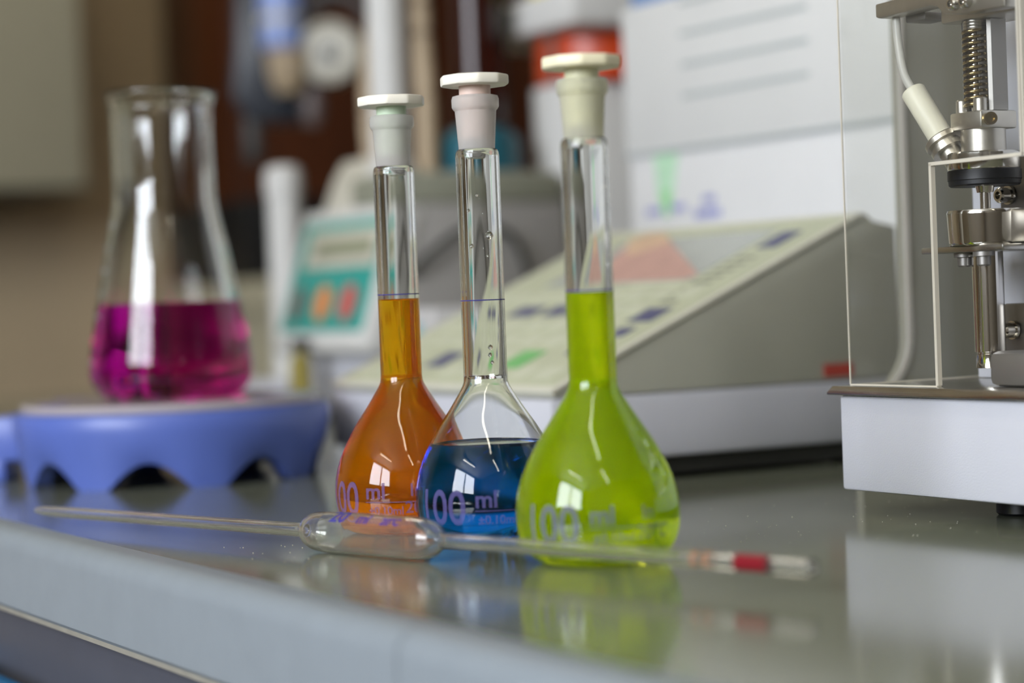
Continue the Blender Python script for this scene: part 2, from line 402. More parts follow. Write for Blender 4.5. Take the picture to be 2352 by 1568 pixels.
# ---------------------------------------------------------------- volumetric flasks
OUT = sp([(19.2, 0), (22.6, 1.2), (26.3, 4.6), (28.6, 9.2), (29.6, 16), (29.1, 23.5), (27.0, 31.2), (23.8, 38.2), (19.9, 45.2), (14.7, 53), (10.6, 59.6)], 5) + [(9.4, 61.8), (8.85, 63.4), (8.7, 65.5)]
def volumetric_flask(name, label, x, y, rim, level, lmat, turn, mark, joint, col_lab):
    t = thing(name, label, 'flask', x, y, 0, 0, '100 ml volumetric flasks')
    ztop = rim
    outer = [(0, 1.4), (12, 1.2), (17.2, .1)] + OUT + [(8.7, ztop - 3), (8.5, ztop - 1.4), (7.9, ztop - .3), (7.2, ztop)]
    bulb_in = []
    for r, z in OUT:
        if z < 3.4: continue
        bulb_in.append((max(r - 1.25, 6.9), z + (1.0 if z < 9 else 0)))
    wallin = [(19, 3.6)] + bulb_in + [(6.9, 64.5), (6.9, ztop - 1.5), (6.3, ztop)]        # inside of the wall, upwards
    men = .7; rl = interp([(q[0], q[1]) for q in wallin], level + men)
    wet = [q for q in wallin if q[1] < level + men - .05] + [(rl, level + men)]
    dry = [(rl, level + men)] + [q for q in wallin if q[1] > level + men + .05]
    obj('glass_body', lathe(outer + dry[::-1], 96), GLASS, t, sharp=60)
    lq = [(0, 3.2)] + wet + [(rl - .9, level + men * .3), (rl - 2.4, level), (0, level)]
    liquid_obj(lq, level, lmat, t, col_lab + ' liquid')
    obj('ground_joint', lathe([(6.6, rim - .4), (7.15, rim - .4), (8.2, rim + 15), (8.9, rim + 15.8), (9.35, rim + 16.6), (9.4, rim + 19.6), (9.0, rim + 20.8), (7.4, rim + 21.2), (7.0, rim + 20.6), (6.6, rim - .4)], 64), joint, t, label='frosted ground glass joint')
    obj('graduation_ring', lathe([(8.72, mark - .2), (8.8, mark - .2), (8.8, mark + .2), (8.72, mark + .2), (8.72, mark - .2)], 64), MARKBLUE, t, label='thin blue graduation ring')
    # enamel lettering wrapped round the bulb
    bm = bmesh.new()
    prof = OUT
    def wrap(s, size, deg, z, bold, sx=1.):
        tb = text2d(s, size, bold)
        for v in tb.verts:
            zz = z + v.co.y; rr = interp(prof, zz) + .07
            a = math.radians(-90 + deg) + v.co.x * sx / 29.6
            v.co = (rr * math.cos(a), rr * math.sin(a), zz)
        merge(bm, tb)
    wrap('100', 19.2, turn - 64, 9.6, .22, .83)
    wrap('ml', 9.2, turn - 11, 16.2, .22)
    wrap('In', 7.2, turn + 26, 17.2, .12)
    wrap('\u00b10.10ml', 4.7, turn - 9, 9.7, .1)
    wrap('20\u00b0C', 7.0, turn + 22, 10.2, .12)
    tb = bmesh.new(); n = 24
    for i in range(n):
        vs = []
        for j, zz in ((i, 14.6), (i + 1, 14.6), (i + 1, 14.95), (i, 14.95)):
            a = math.radians(-90 + turn - 11 + 62 * j / n); rr = interp(prof, zz) + .07
            vs.append(tb.verts.new((rr * math.cos(a), rr * math.sin(a), zz)))
        tb.faces.new(vs)
    merge(bm, tb)
    o = obj('lettering', bm, ENAMEL, t, label='lilac enamel lettering')
    return t
def stopper(label, x, y, z, m, plug, spin, r=14.4):
    t = thing('flask_stopper', label, 'stopper', x, y, z, spin, 'flask stoppers')
    n = 10; poly = [(r * math.cos(2 * PI * i / n), r * math.sin(2 * PI * i / n)) for i in range(n)]
    obj('head', prism(poly, 'z', 3.9, 8.0, .9), m, t)
    obj('plug', lathe([(0, -17), (5.2, -17), (5.6, -16.4), (6.2, -2), (6.3, 4.2), (0, 4.2)], 48), plug, t)
    return t
volumetric_flask('volumetric_flask', 'volumetric flask filled with orange liquid, farthest of the three', -47, 897, 153.2, 96.8, L_ORANGE, -20, 99.4, FROST, 'orange')
stopper('ivory faceted stopper with pale green plug in the orange flask', -47, 897, 153.2 + 21.0, STOP, PLUG_G, .25)
fb = volumetric_flask('volumetric_flask', 'volumetric flask a third full of dark blue liquid', -11, 846, 155.4, 38.6, L_BLUE, 0, 95.6, FROST, 'dark blue')
stopper('ivory faceted stopper with pale peach plug in the blue flask', -11, 846, 155.4 + 21.0, STOP, PLUG_P, .45, 13.9)
volumetric_flask('volumetric_flask', 'volumetric flask filled with lime green liquid, nearest the camera', 28.6, 769, 152.4, 96.2, L_LIME, 3, 97.6, FROSTY, 'lime green')
stopper('yellowed faceted stopper in the lime green flask', 28.6, 769, 152.4 + 21.0, STOPY, PLUG_Y, .3, 14.8)
# droplets clinging inside the blue flask's empty neck
for a, z, r in ((-60, 121, 1.5), (-118, 117, .8), (-125, 131, .6), (-68, 113, .6), (-95, 137, .6), (-70, 77, .9), (-72, 74, .8), (-66, 71, .7)):
    ar = math.radians(a)
    bm = lathe(sp([(0, -r * 1.3), (r, -r * .4), (r * .8, r * .5), (0, r * 1.3)], 4), 16, Matrix.Translation((6.7 * math.cos(ar), 6.7 * math.sin(ar), z)))
    obj('droplet', bm, GLASS, fb, label='water droplet in the neck')

# ---------------------------------------------------------------- pipette lying in front
A, B = Vector((-222, 980, 7.0)), Vector((90, 654, 9.5))
L = (B - A).length
t = thing('pipette', 'clear glass bulb pipette with red band lying across the bench', 'pipette', A.x, A.y, 0)
Mx = aim((0, 0, A.z), B - A + Vector((0, 0, A.z)))
s0, s1 = .444 * L, .618 * L
po = [(1.0, 0), (1.7, 3), (2.3, 10), (2.6, 30), (2.75, s0 - 6), (2.75, s0 - 1.5)] + sp([(2.9, s0 - .5), (4.9, s0 + 1.4), (7.2, s0 + 6), (8.15, s0 + 15)], 5) + sp([(8.15, s1 - 15), (7.2, s1 - 6), (4.9, s1 - 1.4), (2.9, s1 + .5)], 5) + [(2.75, s1 + 2), (2.75, L - .6), (2.5, L)]
pi_ = [(1.7, L), (1.45, L - .8), (1.45, s1 + 1.5)] + sp([(1.5, s1 + .4), (4.2, s1 - 2.2), (6.3, s1 - 6.9), (7.25, s1 - 15)], 5) + sp([(7.25, s0 + 15), (6.3, s0 + 6.9), (4.2, s0 + 2.2), (1.5, s0 - .4)], 5) + [(1.45, s0 - 3), (1.4, 30), (1.1, 8), (.5, 0)]
pr = po + pi_; pr.append(pr[0])
obj('glass_tube', lathe(pr, 48, Mx), PIPGLASS, t, sharp=60)
for nm, f0, f1, m in (('red_band', .933, .962, RED), ('orange_band', .893, .897, ORBAND), ('orange_band', .905, .909, ORBAND)):
    obj(nm, lathe([(2.78, f0 * L), (2.86, f0 * L), (2.86, f1 * L), (2.78, f1 * L), (2.78, f0 * L)], 32, Mx), m, t)
bm = bmesh.new()
# lettering on the upper side of the bulb, reading along the axis
d = (B - A).normalized(); upv = Vector((0, 0, 1)) - d * d.z; upv.normalize(); side = d.cross(upv)
for s, size, off, arc in (('20', 9.5, s0 + 22, 20), ('ml', 7, s0 + 38, 18), ('20\u00b0C', 5, s0 + 52, 14)):
    tb = text2d(s, size, .2)
    for v in tb.verts:
        ang = 1.25 - (v.co.y) / 8.3
        # direction around the bulb: from the front side (towards the camera) over the top
        n = upv * math.cos(ang - .35) + side * math.sin(ang - .35)
        v.co = Vector((0, 0, A.z)) + d * (off + v.co.x) + n * 8.24
    merge(bm, tb)
obj('lettering', bm, PIPPRINT, t, label='blue printed lettering')

# ---------------------------------------------------------------- magnetic stirrer and conical flask
SX, SY = -198, 1235
t = thing('magnetic_stirrer', 'round blue magnetic stirrer with scalloped base and pale printed plate', 'stirrer', SX, SY)
bm = bmesh.new(); n = 160
def arch(th):
    c = math.cos(8 * (th + PI / 2) + .1)
    return 14.5 * max(0, (c + .55) / 1.55) ** .75
rings = []
for r, z in ((86, 41.5), (89.5, 40.8), (91, 38.5), (90.3, 30), (88, 20)):
    rings.append([bm.verts.new((r * math.cos(2 * PI * i / n), r * math.sin(2 * PI * i / n), z)) for i in range(n)])
rings.append([bm.verts.new((83.5 * math.cos(2 * PI * i / n), 83.5 * math.sin(2 * PI * i / n), min(19, arch(2 * PI * i / n)))) for i in range(n)])
rings.append([bm.verts.new((74 * math.cos(2 * PI * i / n), 74 * math.sin(2 * PI * i / n), min(19, arch(2 * PI * i / n)))) for i in range(n)])
rings.append([bm.verts.new((78 * math.cos(2 * PI * i / n), 78 * math.sin(2 * PI * i / n), 20)) for i in range(n)])
for p, q in zip(rings, rings[1:]):
    for i in range(n): bm.faces.new((p[i], p[(i + 1) % n], q[(i + 1) % n], q[i]))
bm.faces.new(rings[0]); bm.faces.new(rings[-1][::-1])
obj('body', bm, STIRBLUE, t, sharp=40)
obj('top_plate', lathe([(0, 41.4), (85.5, 41.4), (86, 42), (86, 45.4), (85, 46.2), (0, 46.2)], 128), PLATE, t)
for ang in (-140, -35, 40, 150):
    a = math.radians(ang); bmq = bx(-11, 11, -4, 4, 46.15, 46.4)
    bmq.transform(Matrix.Translation((76 * math.cos(a), 76 * math.sin(a), 0)) @ Matrix.Rotation(a + PI / 2, 4, 'Z'))
    obj('scale_mark', bmq, PURPLE, t)
# rear control lobe peeping out at the left
bm = prism([(-22, -14), (10, -14), (14, 30), (-18, 30)], 'z', 12, 38.5, 3); box(bm, -22, -14, -14, 28, 0, 14, 2); box(bm, 2, 12, -12, 28, 0, 14, 2)
bm.transform(Matrix.Translation((-86, 22, 0)))
obj('control_lobe', bm, STIRBLUE, t)

EX, EY, EZ = -198, 1238, 46.4
t = thing('erlenmeyer_flask', 'conical glass flask with magenta liquid on the blue stirrer', 'flask', EX, EY, EZ)
eo = [(0, 1.8), (26, 1.5), (33, .1)] + sp([(34.6, .05), (39.4, 1.8), (43.8, 6.2), (46.4, 12), (47.0, 18), (46.2, 26), (43.8, 40), (40.2, 60), (36.4, 80), (32.6, 98), (30.2, 110), (29.4, 120), (29.3, 140), (29.3, 160)], 4) + [(29.6, 166), (30.6, 171), (31.8, 174.2), (32.2, 175.6), (31.6, 176.4)]
ei = [(30.4, 175.8), (29.4, 173), (28.0, 168), (27.6, 160)] + [(r - 1.7, z + (1.2 if z < 10 else 0)) for r, z in sp([(38.6, 2.4), (43.4, 6.6), (46.2, 12), (47.0, 18), (46.2, 26), (43.8, 40), (40.2, 60), (36.4, 80), (32.6, 98), (30.2, 110), (29.4, 120), (29.3, 140)], 4)][::-1] + [(32, 3.0), (0, 3.6)]
LV, men = 54, .8
wallin = ei[::-1][1:]; rl = interp(wallin, LV + men)
wet = [q for q in wallin if q[1] < LV + men - .05] + [(rl, LV + men)]
dry = [(rl, LV + men)] + [q for q in wallin if q[1] > LV + men + .05]
obj('glass_body', lathe(eo + dry[::-1], 96), GLASS, t, sharp=60)
liquid_obj([(0, 3.6)] + wet + [(rl - 1, LV + .25), (rl - 3, LV), (0, LV)], LV, L_PINK, t, 'magenta liquid')
bm = bmesh.new(); pf = [q for q in eo if q[1] > 5]
for i in range(7):
    z0 = 22 + i * 13; wdt = 12 if i % 2 == 0 else 7
    for j in range(8):
        vs = []
        for aa, zz in ((j, z0), (j + 1, z0), (j + 1, z0 + 1.1), (j, z0 + 1.1)):
            rr = interp(pf, zz) + .08; ang = math.radians(-165) + wdt * aa / 8 / rr
            vs.append(bm.verts.new((rr * math.cos(ang), rr * math.sin(ang), zz)))
        bm.faces.new(vs)
obj('graduation_marks', bm, WHITEPRINT, t, label='white volume graduations')
obj('stir_bar', rod((-14, 6, 7), (14, -6, 7), 3.2, bev=1), STOP, t)

# ---------------------------------------------------------------- bench meter with sloping keypad
t = thing('bench_meter', 'large cream wedge-shaped meter with sloping keypad behind the flasks', 'instrument', -110, 1279, 0, RZ)
W, D = 256, 228
obj('base_tray', bx(0, W, 0, D, 12, 45, 3), WHITEP, t)
up = [(3, 45.3), (1.5, 50), (199, 135), (206, 135), (210, 131), (226, 128), (226, 45.3)]
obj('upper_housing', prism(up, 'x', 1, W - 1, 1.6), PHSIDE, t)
obj('under_plate', bx(6, W - 6, 6, D - 6, 3, 12), DARK, t)
for q in ((24, 24), (W - 24, 24), (24, D - 24), (W - 24, D - 24)): obj('rubber_foot', lathe([(0, 0), (8, 0), (9, 1), (9, 3.2), (0, 3.2)], 24, Matrix.Translation((q[0], q[1], 0))), BLACK, t)
SL = math.hypot(197.5, 85); sn = Vector((0, 197.5 / SL, 85 / SL)); nn = Vector((0, -85 / SL, 197.5 / SL))
MS = Matrix(((1, 0, 0, 0), (0, sn.y, nn.y, 1.5), (0, sn.z, nn.z, 50), (0, 0, 0, 1)))
def slab(name, u0, u1, v0, v1, m, h=.7, base=.2, parent=None, lb=None):
    b = bx(u0, u1, v0, v1, base, base + h, .2, seg=1); b.transform(MS); return obj(name, b, m, parent or t, label=lb)
slab('top_cover', -.3, W + .3, -1, SL + 2, CREAM, 2.2, -2.1)
pad = slab('keypad_foil', 5, W - 5, 4, SL - 3, KEYPAD, .5, .1)
slab('display', 52, 206, 130, 198, LCD, .5, .6, lb='grey display window')
slab('display_strip', 150, 206, 126, 130, KEYCAP, .5, .6)
mt = bmesh.new(); mt = prism([(58, 200), (80, 206), (205, 138), (200, 132), (96, 132), (84, 150)], 'z', 1.1, 1.3); mt.transform(MS)
obj('printed_peak', mt, REDPRINT, t, label='dusty red and peach printed graphic')
mt = prism([(54, 198), (62, 207), (82, 206), (110, 190), (90, 172), (74, 180)], 'z', 1.3, 1.45); mt.transform(MS); obj('printed_peak', mt, ORPRINT, t)
blue = [(72, 100, 88, 101), (112, 132, 88, 101), (138, 158, 88, 101), (216, 238, 78, 94), (222, 236, 60, 70), (212, 226, 38, 47), (82, 102, 22, 40), (216, 233, 172, 193)]
for u0, u1, v0, v1 in blue: slab('key', u0, u1, v0, v1, KEYBLUE, .6, .6)
slab('key', 166, 188, 22, 42, KEYGREEN, .6, .6)
for r in range(6):
    for cidx in range(9):
        u0 = 14 + cidx * 25.5; v0 = 10 + r * 19.5
        if any(u0 < q[1] + 2 and u0 + 20 > q[0] - 2 and v0 < q[3] + 2 and v0 + 13 > q[2] - 2 for q in blue + [(166, 188, 22, 42)]): continue
        if u0 + 20 > W - 14: continue
        slab('key', u0, u0 + 20, v0, v0 + 13, KEYCAP, .6, .6)
for i in range(8): slab('printed_line', 214, 230, 102 + i * 8, 104.2 + i * 8, GREYB, .1, .6)
obj('red_label', bx(W - .9, W - .5, 172, 192, 47.5, 54.5), mat('brick red label', 'a8443a', .5, noise=.05), t)

# ---------------------------------------------------------------- dispensing instrument at the right
t = thing('dispensing_instrument', 'white instrument with clear acrylic guard and steel spring plunger', 'instrument', 137, 899, 0, RZ)
obj('base_housing', bx(0, 190, 0, 116, 10, 50, 1.5), WHITEP, t)
for q in ((60, 44), (170, 44), (60, 96), (170, 96)): obj('rubber_foot', lathe([(0, 0), (9, 0), (10, 1), (10, 10.2), (0, 10.2)], 24, Matrix.Translation((q[0], q[1], 0))), BLACK, t)
obj('steel_top', prism([(-4, 50.2), (-4, 51.2), (0, 54), (190, 54), (194, 51.2), (194, 50.2)], 'y', -3.5, 119.5, .3), STEEL, t)
# acrylic guard
G = 2.0; ZT = 262
panel = obj('acrylic_front', prism([(4 + G, 54.2), (58, 54.2), (58, 143), (110, 143), (110, ZT), (4 + G, ZT)], 'y', 3, 3 + G), ACRYL, t, label='clear acrylic front panel with square opening')
bm = bx(4.0, 58.4, 2.8, 3.2 + G, 53.9, 54.6); obj('sawn_edge', bm, AEDGE, panel)
obj('sawn_edge', bx(57.6, 59.0, 2.9, 3.1 + G, 54.6, 143), AEDGE, panel)
obj('sawn_edge', bx(57.6, 110, 2.9, 3.1 + G, 142.2, 143.6), AEDGE, panel)
obj('sawn_edge', bx(109.4, 110.4, 2.9, 3.1 + G, 143.6, ZT), AEDGE, panel)
p2 = obj('acrylic_front', prism([(111.5, 143), (188, 143), (188, ZT), (111.5, ZT)], 'y', 3, 3 + G), ACRYL, t)
obj('sawn_edge', bx(111.2, 188, 2.9, 3.1 + G, 142.2, 143.6), AEDGE, p2)
obj('sawn_edge', bx(111.0, 112.0, 2.9, 3.1 + G, 143.6, ZT), AEDGE, p2)
ps = obj('acrylic_side', bx(4, 4 + G, 3, 76, 54.2, ZT), ACRYL, t, label='clear acrylic side panel')
obj('sawn_edge', bx(3.9, 4.3 + G, 3.4, 76, 54.0, 54.6), AEDGE, ps)
obj('sawn_edge', bx(4, 4 + G, 75.6, 76.4, 54.6, ZT), AEDGE, ps)
obj('sawn_edge', bx(3.8, 4.4, 2.8, 3.3, 54.6, ZT), AEDGE, panel)
# back plate with steel brackets
obj('back_plate', bx(13, 188, 66, 70, 54.2, ZT, .6), WHITEP, t)
obj('column', bx(60, 86, 59.4, 66, 54.2, ZT, 1.2), WHITEP, t)
CX, CY = 61.6, 28.7
def at(z): return Matrix.Translation((CX, CY, z))
obj('lower_bracket', bx(47, 150, 50, 59, 54.2, 86, 1), GREYSTEEL, t)
obj('upper_bracket', bx(47, 150, 50, 59, 124, 146, 1), GREYSTEEL, t)
obj('stop_block', bx(80, 120, 10, 40, 54.2, 68, 3), GREYSTEEL, t)
for z in (75, 130.5):
    s = obj('socket_screw', lathe([(0, 0), (3.9, 0), (3.9, 1.2), (3.2, 1.2), (3.2, 5.4), (2.6, 6.2), (1.6, 6.2), (1.4, 4.4), (0, 4.4)], 24, aim((53, 49.8, z), (52, 30, z))), CHROME, t)
# lower shaft, nozzle, disc
obj('lower_shaft', lathe([(0, 60.6), (5.6, 60.6), (5.8, 61), (5.8, 66.2), (5.4, 66.4), (5.4, 67), (6.3, 67.2), (6.3, 108.2), (0, 108.2)], 48, at(0)), CHROME, t)
obj('carrier_plate', bx(CX - 26, CX + 22, CY - 12, CY + 22, 107.4, 110.0, .4), STEEL, t)
for dx, dy in ((-8, 3), (10, -3)): obj('hex_bolt', lathe([(0, 101.6), (2.3, 101.6), (2.8, 102.2), (2.8, 105.4), (4.2, 105.6), (4.2, 107.3), (0, 107.3)], 6 * 4, Matrix.Translation((CX + dx * 1.0, CY + dy - 8, 0))), GREYSTEEL, t)
obj('clamp_disc', lathe([(0, 110), (14.6, 110), (15.0, 110.6), (15.6, 123.2), (15.2, 124.2), (0, 124.2)], 96, at(0)), CHROME, t)
obj('disc_arm', bx(CX + 12, CX + 60, CY - 1, CY + 24, 110.5, 123.8, 1), ALU, t)
obj('thin_shaft', lathe([(0, 124), (2.1, 124), (2.1, 131), (3.3, 131.2), (3.9, 134.5), (0, 134.5)], 32, at(0)), CHROME, t)
obj('rubber_ring', lathe([(0, 133.8), (13.6, 133.8), (14.3, 134.4), (14.4, 136), (14.7, 136.3), (14.7, 140.0), (14.2, 140.4), (0, 140.4)], 96, at(0)), BLACK, t)
obj('upper_flange', lathe([(0, 140.4), (14.3, 140.4), (14.5, 140.8), (14.5, 146.8), (14.0, 147.4), (0, 147.4)], 96, at(0)), CHROME, t)
obj('valve_body', lathe([(0, 147.4), (8.9, 147.4), (9.0, 148), (9.0, 156.4), (0, 156.4)], 64, at(0)), ALU, t)
obj('clamp_collar', bx(CX - 9.2, CX + 9.2, CY - 9.2, CY + 10, 156.4, 163.6, .9), ALU, t)
obj('collar_screw', lathe([(0, 0), (2.6, 0), (2.6, 3), (1.5, 3), (1.3, 1.6), (0, 1.6)], 24, aim((CX + 9, CY - 5, 160), (CX + 20, CY - 10, 160))), BRASS, t)
for dx, dy in ((-6, -5), (6, -6.5)): obj('cap_screw', lathe([(0, 163.5), (2.7, 163.5), (2.7, 168.2), (2.2, 168.8), (1.4, 168.8), (1.3, 166.6), (0, 166.6)], 24, Matrix.Translation((CX + dx, CY + dy, 0))), ALU, t)
obj('guide_channel', prism([(CX - 8.6, CY + 6), (CX - 8.6, CY - 2), (CX - 7.2, CY - 3), (CX - 6.6, CY + 3), (CX + 6.6, CY + 3), (CX + 7.2, CY - 3), (CX + 8.6, CY - 2), (CX + 8.6, CY + 6)], 'z', 163.7, 200), GREYSTEEL, t)
obj('guide_rod', lathe([(0, 163.7), (1.9, 163.7), (1.9, 200), (0, 200)], 24, Matrix.Translation((CX, CY - 3.2, 0))), CHROME, t)
turns = 13; pts = []
for i in range(turns * 10 + 1):
    a = 2 * PI * i / 10; pts.append((CX + 4.3 * math.cos(a), CY - 3.2 + 4.3 * math.sin(a), 164.6 + 31.5 * i / (turns * 10)))
obj('coil_spring', tube(pts, .72, 8, res=2), BRASS, t, sharp=80)
for i in range(3): obj('washer', lathe([(0, 0), (5.1, 0), (5.2, .3), (5.2, 1.1), (0, 1.2)], 40, Matrix.Translation((CX, CY - 2, 196.4 + i * 1.25))), STEEL, t)
obj('head_block', bx(CX - 14, CX + 30, CY - 8, CY + 16, 200.2, 214, 1), ALU, t)
# swan-shaped arm with rounded end
arm = [(CX + 34, 200.6), (CX + 6, 201.4), (CX - 1, 202.4), (CX - 4.5, 205.6), (CX - 8, 206.6), (CX - 40, 205.8), (CX - 42.5, 206.4), (CX - 42.5, 212), (CX - 8, 213), (CX + 34, 216)]
obj('upper_arm', prism(arm, 'y', CY - 18, CY - 9, .8), ALU, t)
obj('arm_pad', bx(CX - 34, CX - 22, CY - 9.2, CY + 4, 203.4, 206.6, .6), GREYSTEEL, t)
for dx in (6.5, 13.5): obj('socket_screw', lathe([(0, 0), (2.7, 0), (2.7, 2.6), (2.1, 3.2), (1.3, 3.2), (1.1, 1.8), (0, 1.8)], 24, aim((CX + dx, CY - 18, 205.4), (CX + dx - .6, CY - 30, 205.4))), CHROME, t)
# tubing, nylon connector and angled nut
q0 = Vector((CX - 36.5, CY - 12, 205.6)); q1 = Vector((CX - 29, CY - 11, 175)); q2 = Vector((CX - 14.5, CY - 8, 152.8))
obj('tubing', tube([q0 + Vector((0, 0, 4)), q0, q0 + Vector((1.0, 0, -12)), q0 + Vector((4.0, 0, -24)), q1 + Vector((2, 0, -2))], 1.75), PVC, t)
obj('connector', lathe([(0, 0), (4.6, 0), (5.1, .6), (5.1, 25.6), (0, 26)], 40, aim(q1, q2)), NYLON, t)
dq = (q2 - q1).normalized()
obj('angled_nut', lathe([(5.2, 0), (7.4, 0), (7.9, .6), (7.9, 2.6), (6.2, 3), (6.2, 4.2), (7.2, 4.6), (7.2, 6.6), (0, 7)], 6 * 6, aim(q2 - dq * 1.6, q2 + dq * 10)), ALU, t)
obj('angled_neck', rod(q2 + dq * 4, q2 + dq * 17, 4.6), ALU, t)

# grey moulded housing standing behind it
a_, b_ = 798, 677
px, py = ab(a_, b_)
t = thing('instrument_housing', 'tall grey moulded housing with pale flared edge behind the acrylic guard', 'instrument', px, py, 0, RZ)
fl = [(-30, 0), (-30, 43), (-28, 43)] + [(-28 + 28 * math.sin(k * PI / 16), 71 - 28 * math.cos(k * PI / 16)) for k in range(1, 9)] + [(0, 330), (220, 330), (220, 0)]
obj('shell', prism(fl, 'x', 0, 5), GREYH, t)
edge = fl[1:-2]
bm = bmesh.new()
for (y0, z0), (y1, z1) in zip(edge, edge[1:]):
    n_ = Vector((y1 - y0, z1 - z0)).normalized(); k = Vector((n_.y, -n_.x)) * 3.2
    box_ = [(y0, z0), (y1, z1), (y1 + k.x, z1 + k.y), (y0 + k.x, z0 + k.y)]
    prism(box_, 'x', 4.5, 6.2, bm=bm)
obj('edge_trim', bm, PALETRIM, t)

# ---------------------------------------------------------------- white carton with lined lid
px, py = ab(1297, 850)
t = thing('storage_carton', 'white lidded cardboard carton with ruled lid behind the meter', 'box', px, py, 0, RZ)
CW, CD = 380, 190
obj('carton_body', bx(2, CW - 2, 2, CD, 0, 196, 1), CARTON, t)
obj('lid', bx(0, CW, 0, CD + 2, 197, 302, 1.2), CARTONLID, t)
for i in range(4):
    z = 232 + i * 21.5
    obj('ruled_line', bx(74, 216, -.5, 0.05, z - 1.6, z + 1.6), LINEP, t)
obj('lid_shadow_strip', bx(0, CW, -.4, .6, 194.6, 197.2), LINEP, t)  # grey strip painted in as the shadow line under the lid
GRL = mat('pale green logo', 'b7dcbc', .6, noise=.05); GRD = mat('green logo', '8fd08a', .6)
bm = prism([(34, 194), (64, 194), (54, 160), (50, 152), (44, 152), (38, 165)], 'y', 1.2, 2.2); obj('logo_funnel', bm, GRL, t)
bm = prism([(42, 168), (54, 168), (50, 150), (46, 150)], 'y', .9, 1.6); obj('logo_funnel', bm, GRD, t)
PRB = mat('blue carton print', '8f93c4', .6, noise=.1)
for u0, u1, z0, z1 in ((22, 40, 152, 157), (54, 70, 153, 158), (92, 106, 157, 162), (82, 112, 147, 153)):
    obj('printed_word', bx(u0, u1, 1.3, 2.1, z0, z1), PRB, t)
bl = thing('blue_folder', 'blue folder lying on the white carton', 'folder', *ab(1297 - 4, 856), 302.2, RZ)
obj('cover', bx(0, 340, 0, 170, 0, 14, 2), mat('pale blue card', '6f8fc0', .6, noise=.04), bl)
obj('paper_block', bx(4, 336, 3, 166, 14, 15.5), CARTON, bl)

# small carton between meter and titrator
px, py = ab(1350, 685)
t = thing('small_carton', 'small white carton with teal label behind the meter', 'box', px, py, 0, RZ)
obj('carton_body', bx(0, 62, 0, 40, 0, 92, 1), CARTON, t); obj('label_patch', bx(6, 40, -.4, .2, 64, 82), mat('pale teal label', '8cc4c6', .6), t)

# ---------------------------------------------------------------- titrator with teal control panel
px, py = -203, 1852
t = thing('titrator', 'white titrator with slanted teal control panel and three buttons', 'instrument', px, py, 0, RZ)
TW = 181
obj('lower_body', bx(6, TW - 3, 16, 190, 4, 62, 3), WHITEP, t)
obj('body', prism([(14, 60), (44, 176), (188, 176), (188, 60)], 'x', 3, TW, 3), TITG, t)
lean = math.atan2(37, 117)
MP = Matrix.Translation((0, 0, 58)) @ Matrix.Rotation(-lean, 4, 'X')
PH = math.hypot(37, 119)
def pslab(name, u0, u1, v0, v1, y0, y1, m, parent=None, bev=1.):
    b = bx(u0, u1, y0, y1, v0, v1, bev); b.transform(MP); return obj(name, b, m, parent or t)
fr = pslab('panel_frame', -3, TW + 2, 0, PH, -6, 16, TITW, bev=4)
pslab('teal_panel', 8, TW - 13, 16, PH - 12, -7, -5.8, TEAL, bev=.4)
pslab('display_bezel', 28, TW - 16, 71, 104, -8.4, -6.8, OFFW)
pslab('display_window', 46, TW - 26, 80, 95, -8.9, -8.2, mat('olive display', '8f9279', .3), bev=.2)
for u, m in ((26, GREYB), (76, ORANGEB), (124, REDB)):
    b = bmesh.new(); b = lathe([(0, 0), (12, 0), (12.5, 1), (12, 3), (0, 3.6)], 32, Matrix.Translation((u + 10, -7, 40)) @ Matrix.Rotation(PI / 2, 4, 'X') @ Matrix.Scale(1.25, 4, (0, 1, 0)))
    b.transform(MP); obj('button', b, m, t)
for q in ((20, 30), (TW - 20, 30), (20, 175), (TW - 20, 175)): obj('rubber_foot', lathe([(0, 0), (8, 0), (8, 4.2), (0, 4.2)], 20, Matrix.Translation((q[0], q[1], 0))), BLACK, t)
bm = tube([(TW + 4, 34, 118), (TW + 8, 50, 134), (TW + 9, 78, 152), (TW + 9, 104, 158), (TW + 9, 128, 148), (TW + 8, 140, 128), (TW + 4, 146, 108)], 2.6)
obj('cable', bm, DARK, t, label='black cable looping beside the housing')
# stirrer stand platform on the titrator
PZ = 176.3
t = thing('stand_platform', 'grey-green stand base plate on top of the titrator', 'stand', *ab(1600, 800), PZ, RZ)
obj('base_plate', bx(-18, 72, -17, 138, 0, 25, 4), PLATF, t)
obj('rubber_mat', bx(-12, 64, -10, 130, 25, 26.5, .5), mat('pale grey mat', 'a9a698', .6, noise=.04), t)
obj('column', lathe([(0, 25), (16.2, 25), (16.2, 420), (0, 420)], 40, Matrix.Translation((0, 14, 0))), TITW, t)
obj('column_collar', lathe([(0, 25), (20, 25), (20, 36), (17, 40), (0, 40)], 40, Matrix.Translation((0, 14, 0))), TITW, t)
obj('beige_strut', tube([(6, 44, 27), (8, 44, 90), (3, 44, 150), (6, 44, 210)], 10), BEIGE, t)
# teal-sleeved amber bottle
px, py = ab(1600 - 8, 800 + 95)
t = thing('reagent_bottle', 'brown reagent bottle in a dark teal sleeve on the grey platform', 'bottle', px, py, PZ + 26.7, RZ)
obj('sleeve', lathe([(0, 0), (33, 0), (35, 2), (35, 26), (32, 34), (24, 40), (20, 41), (0, 41)], 48), TEALB, t)
obj('bottle', lathe([(0, 41), (23, 41), (22, 60), (19.5, 80), (19.5, 200), (0, 200)], 48), AMBER, t)
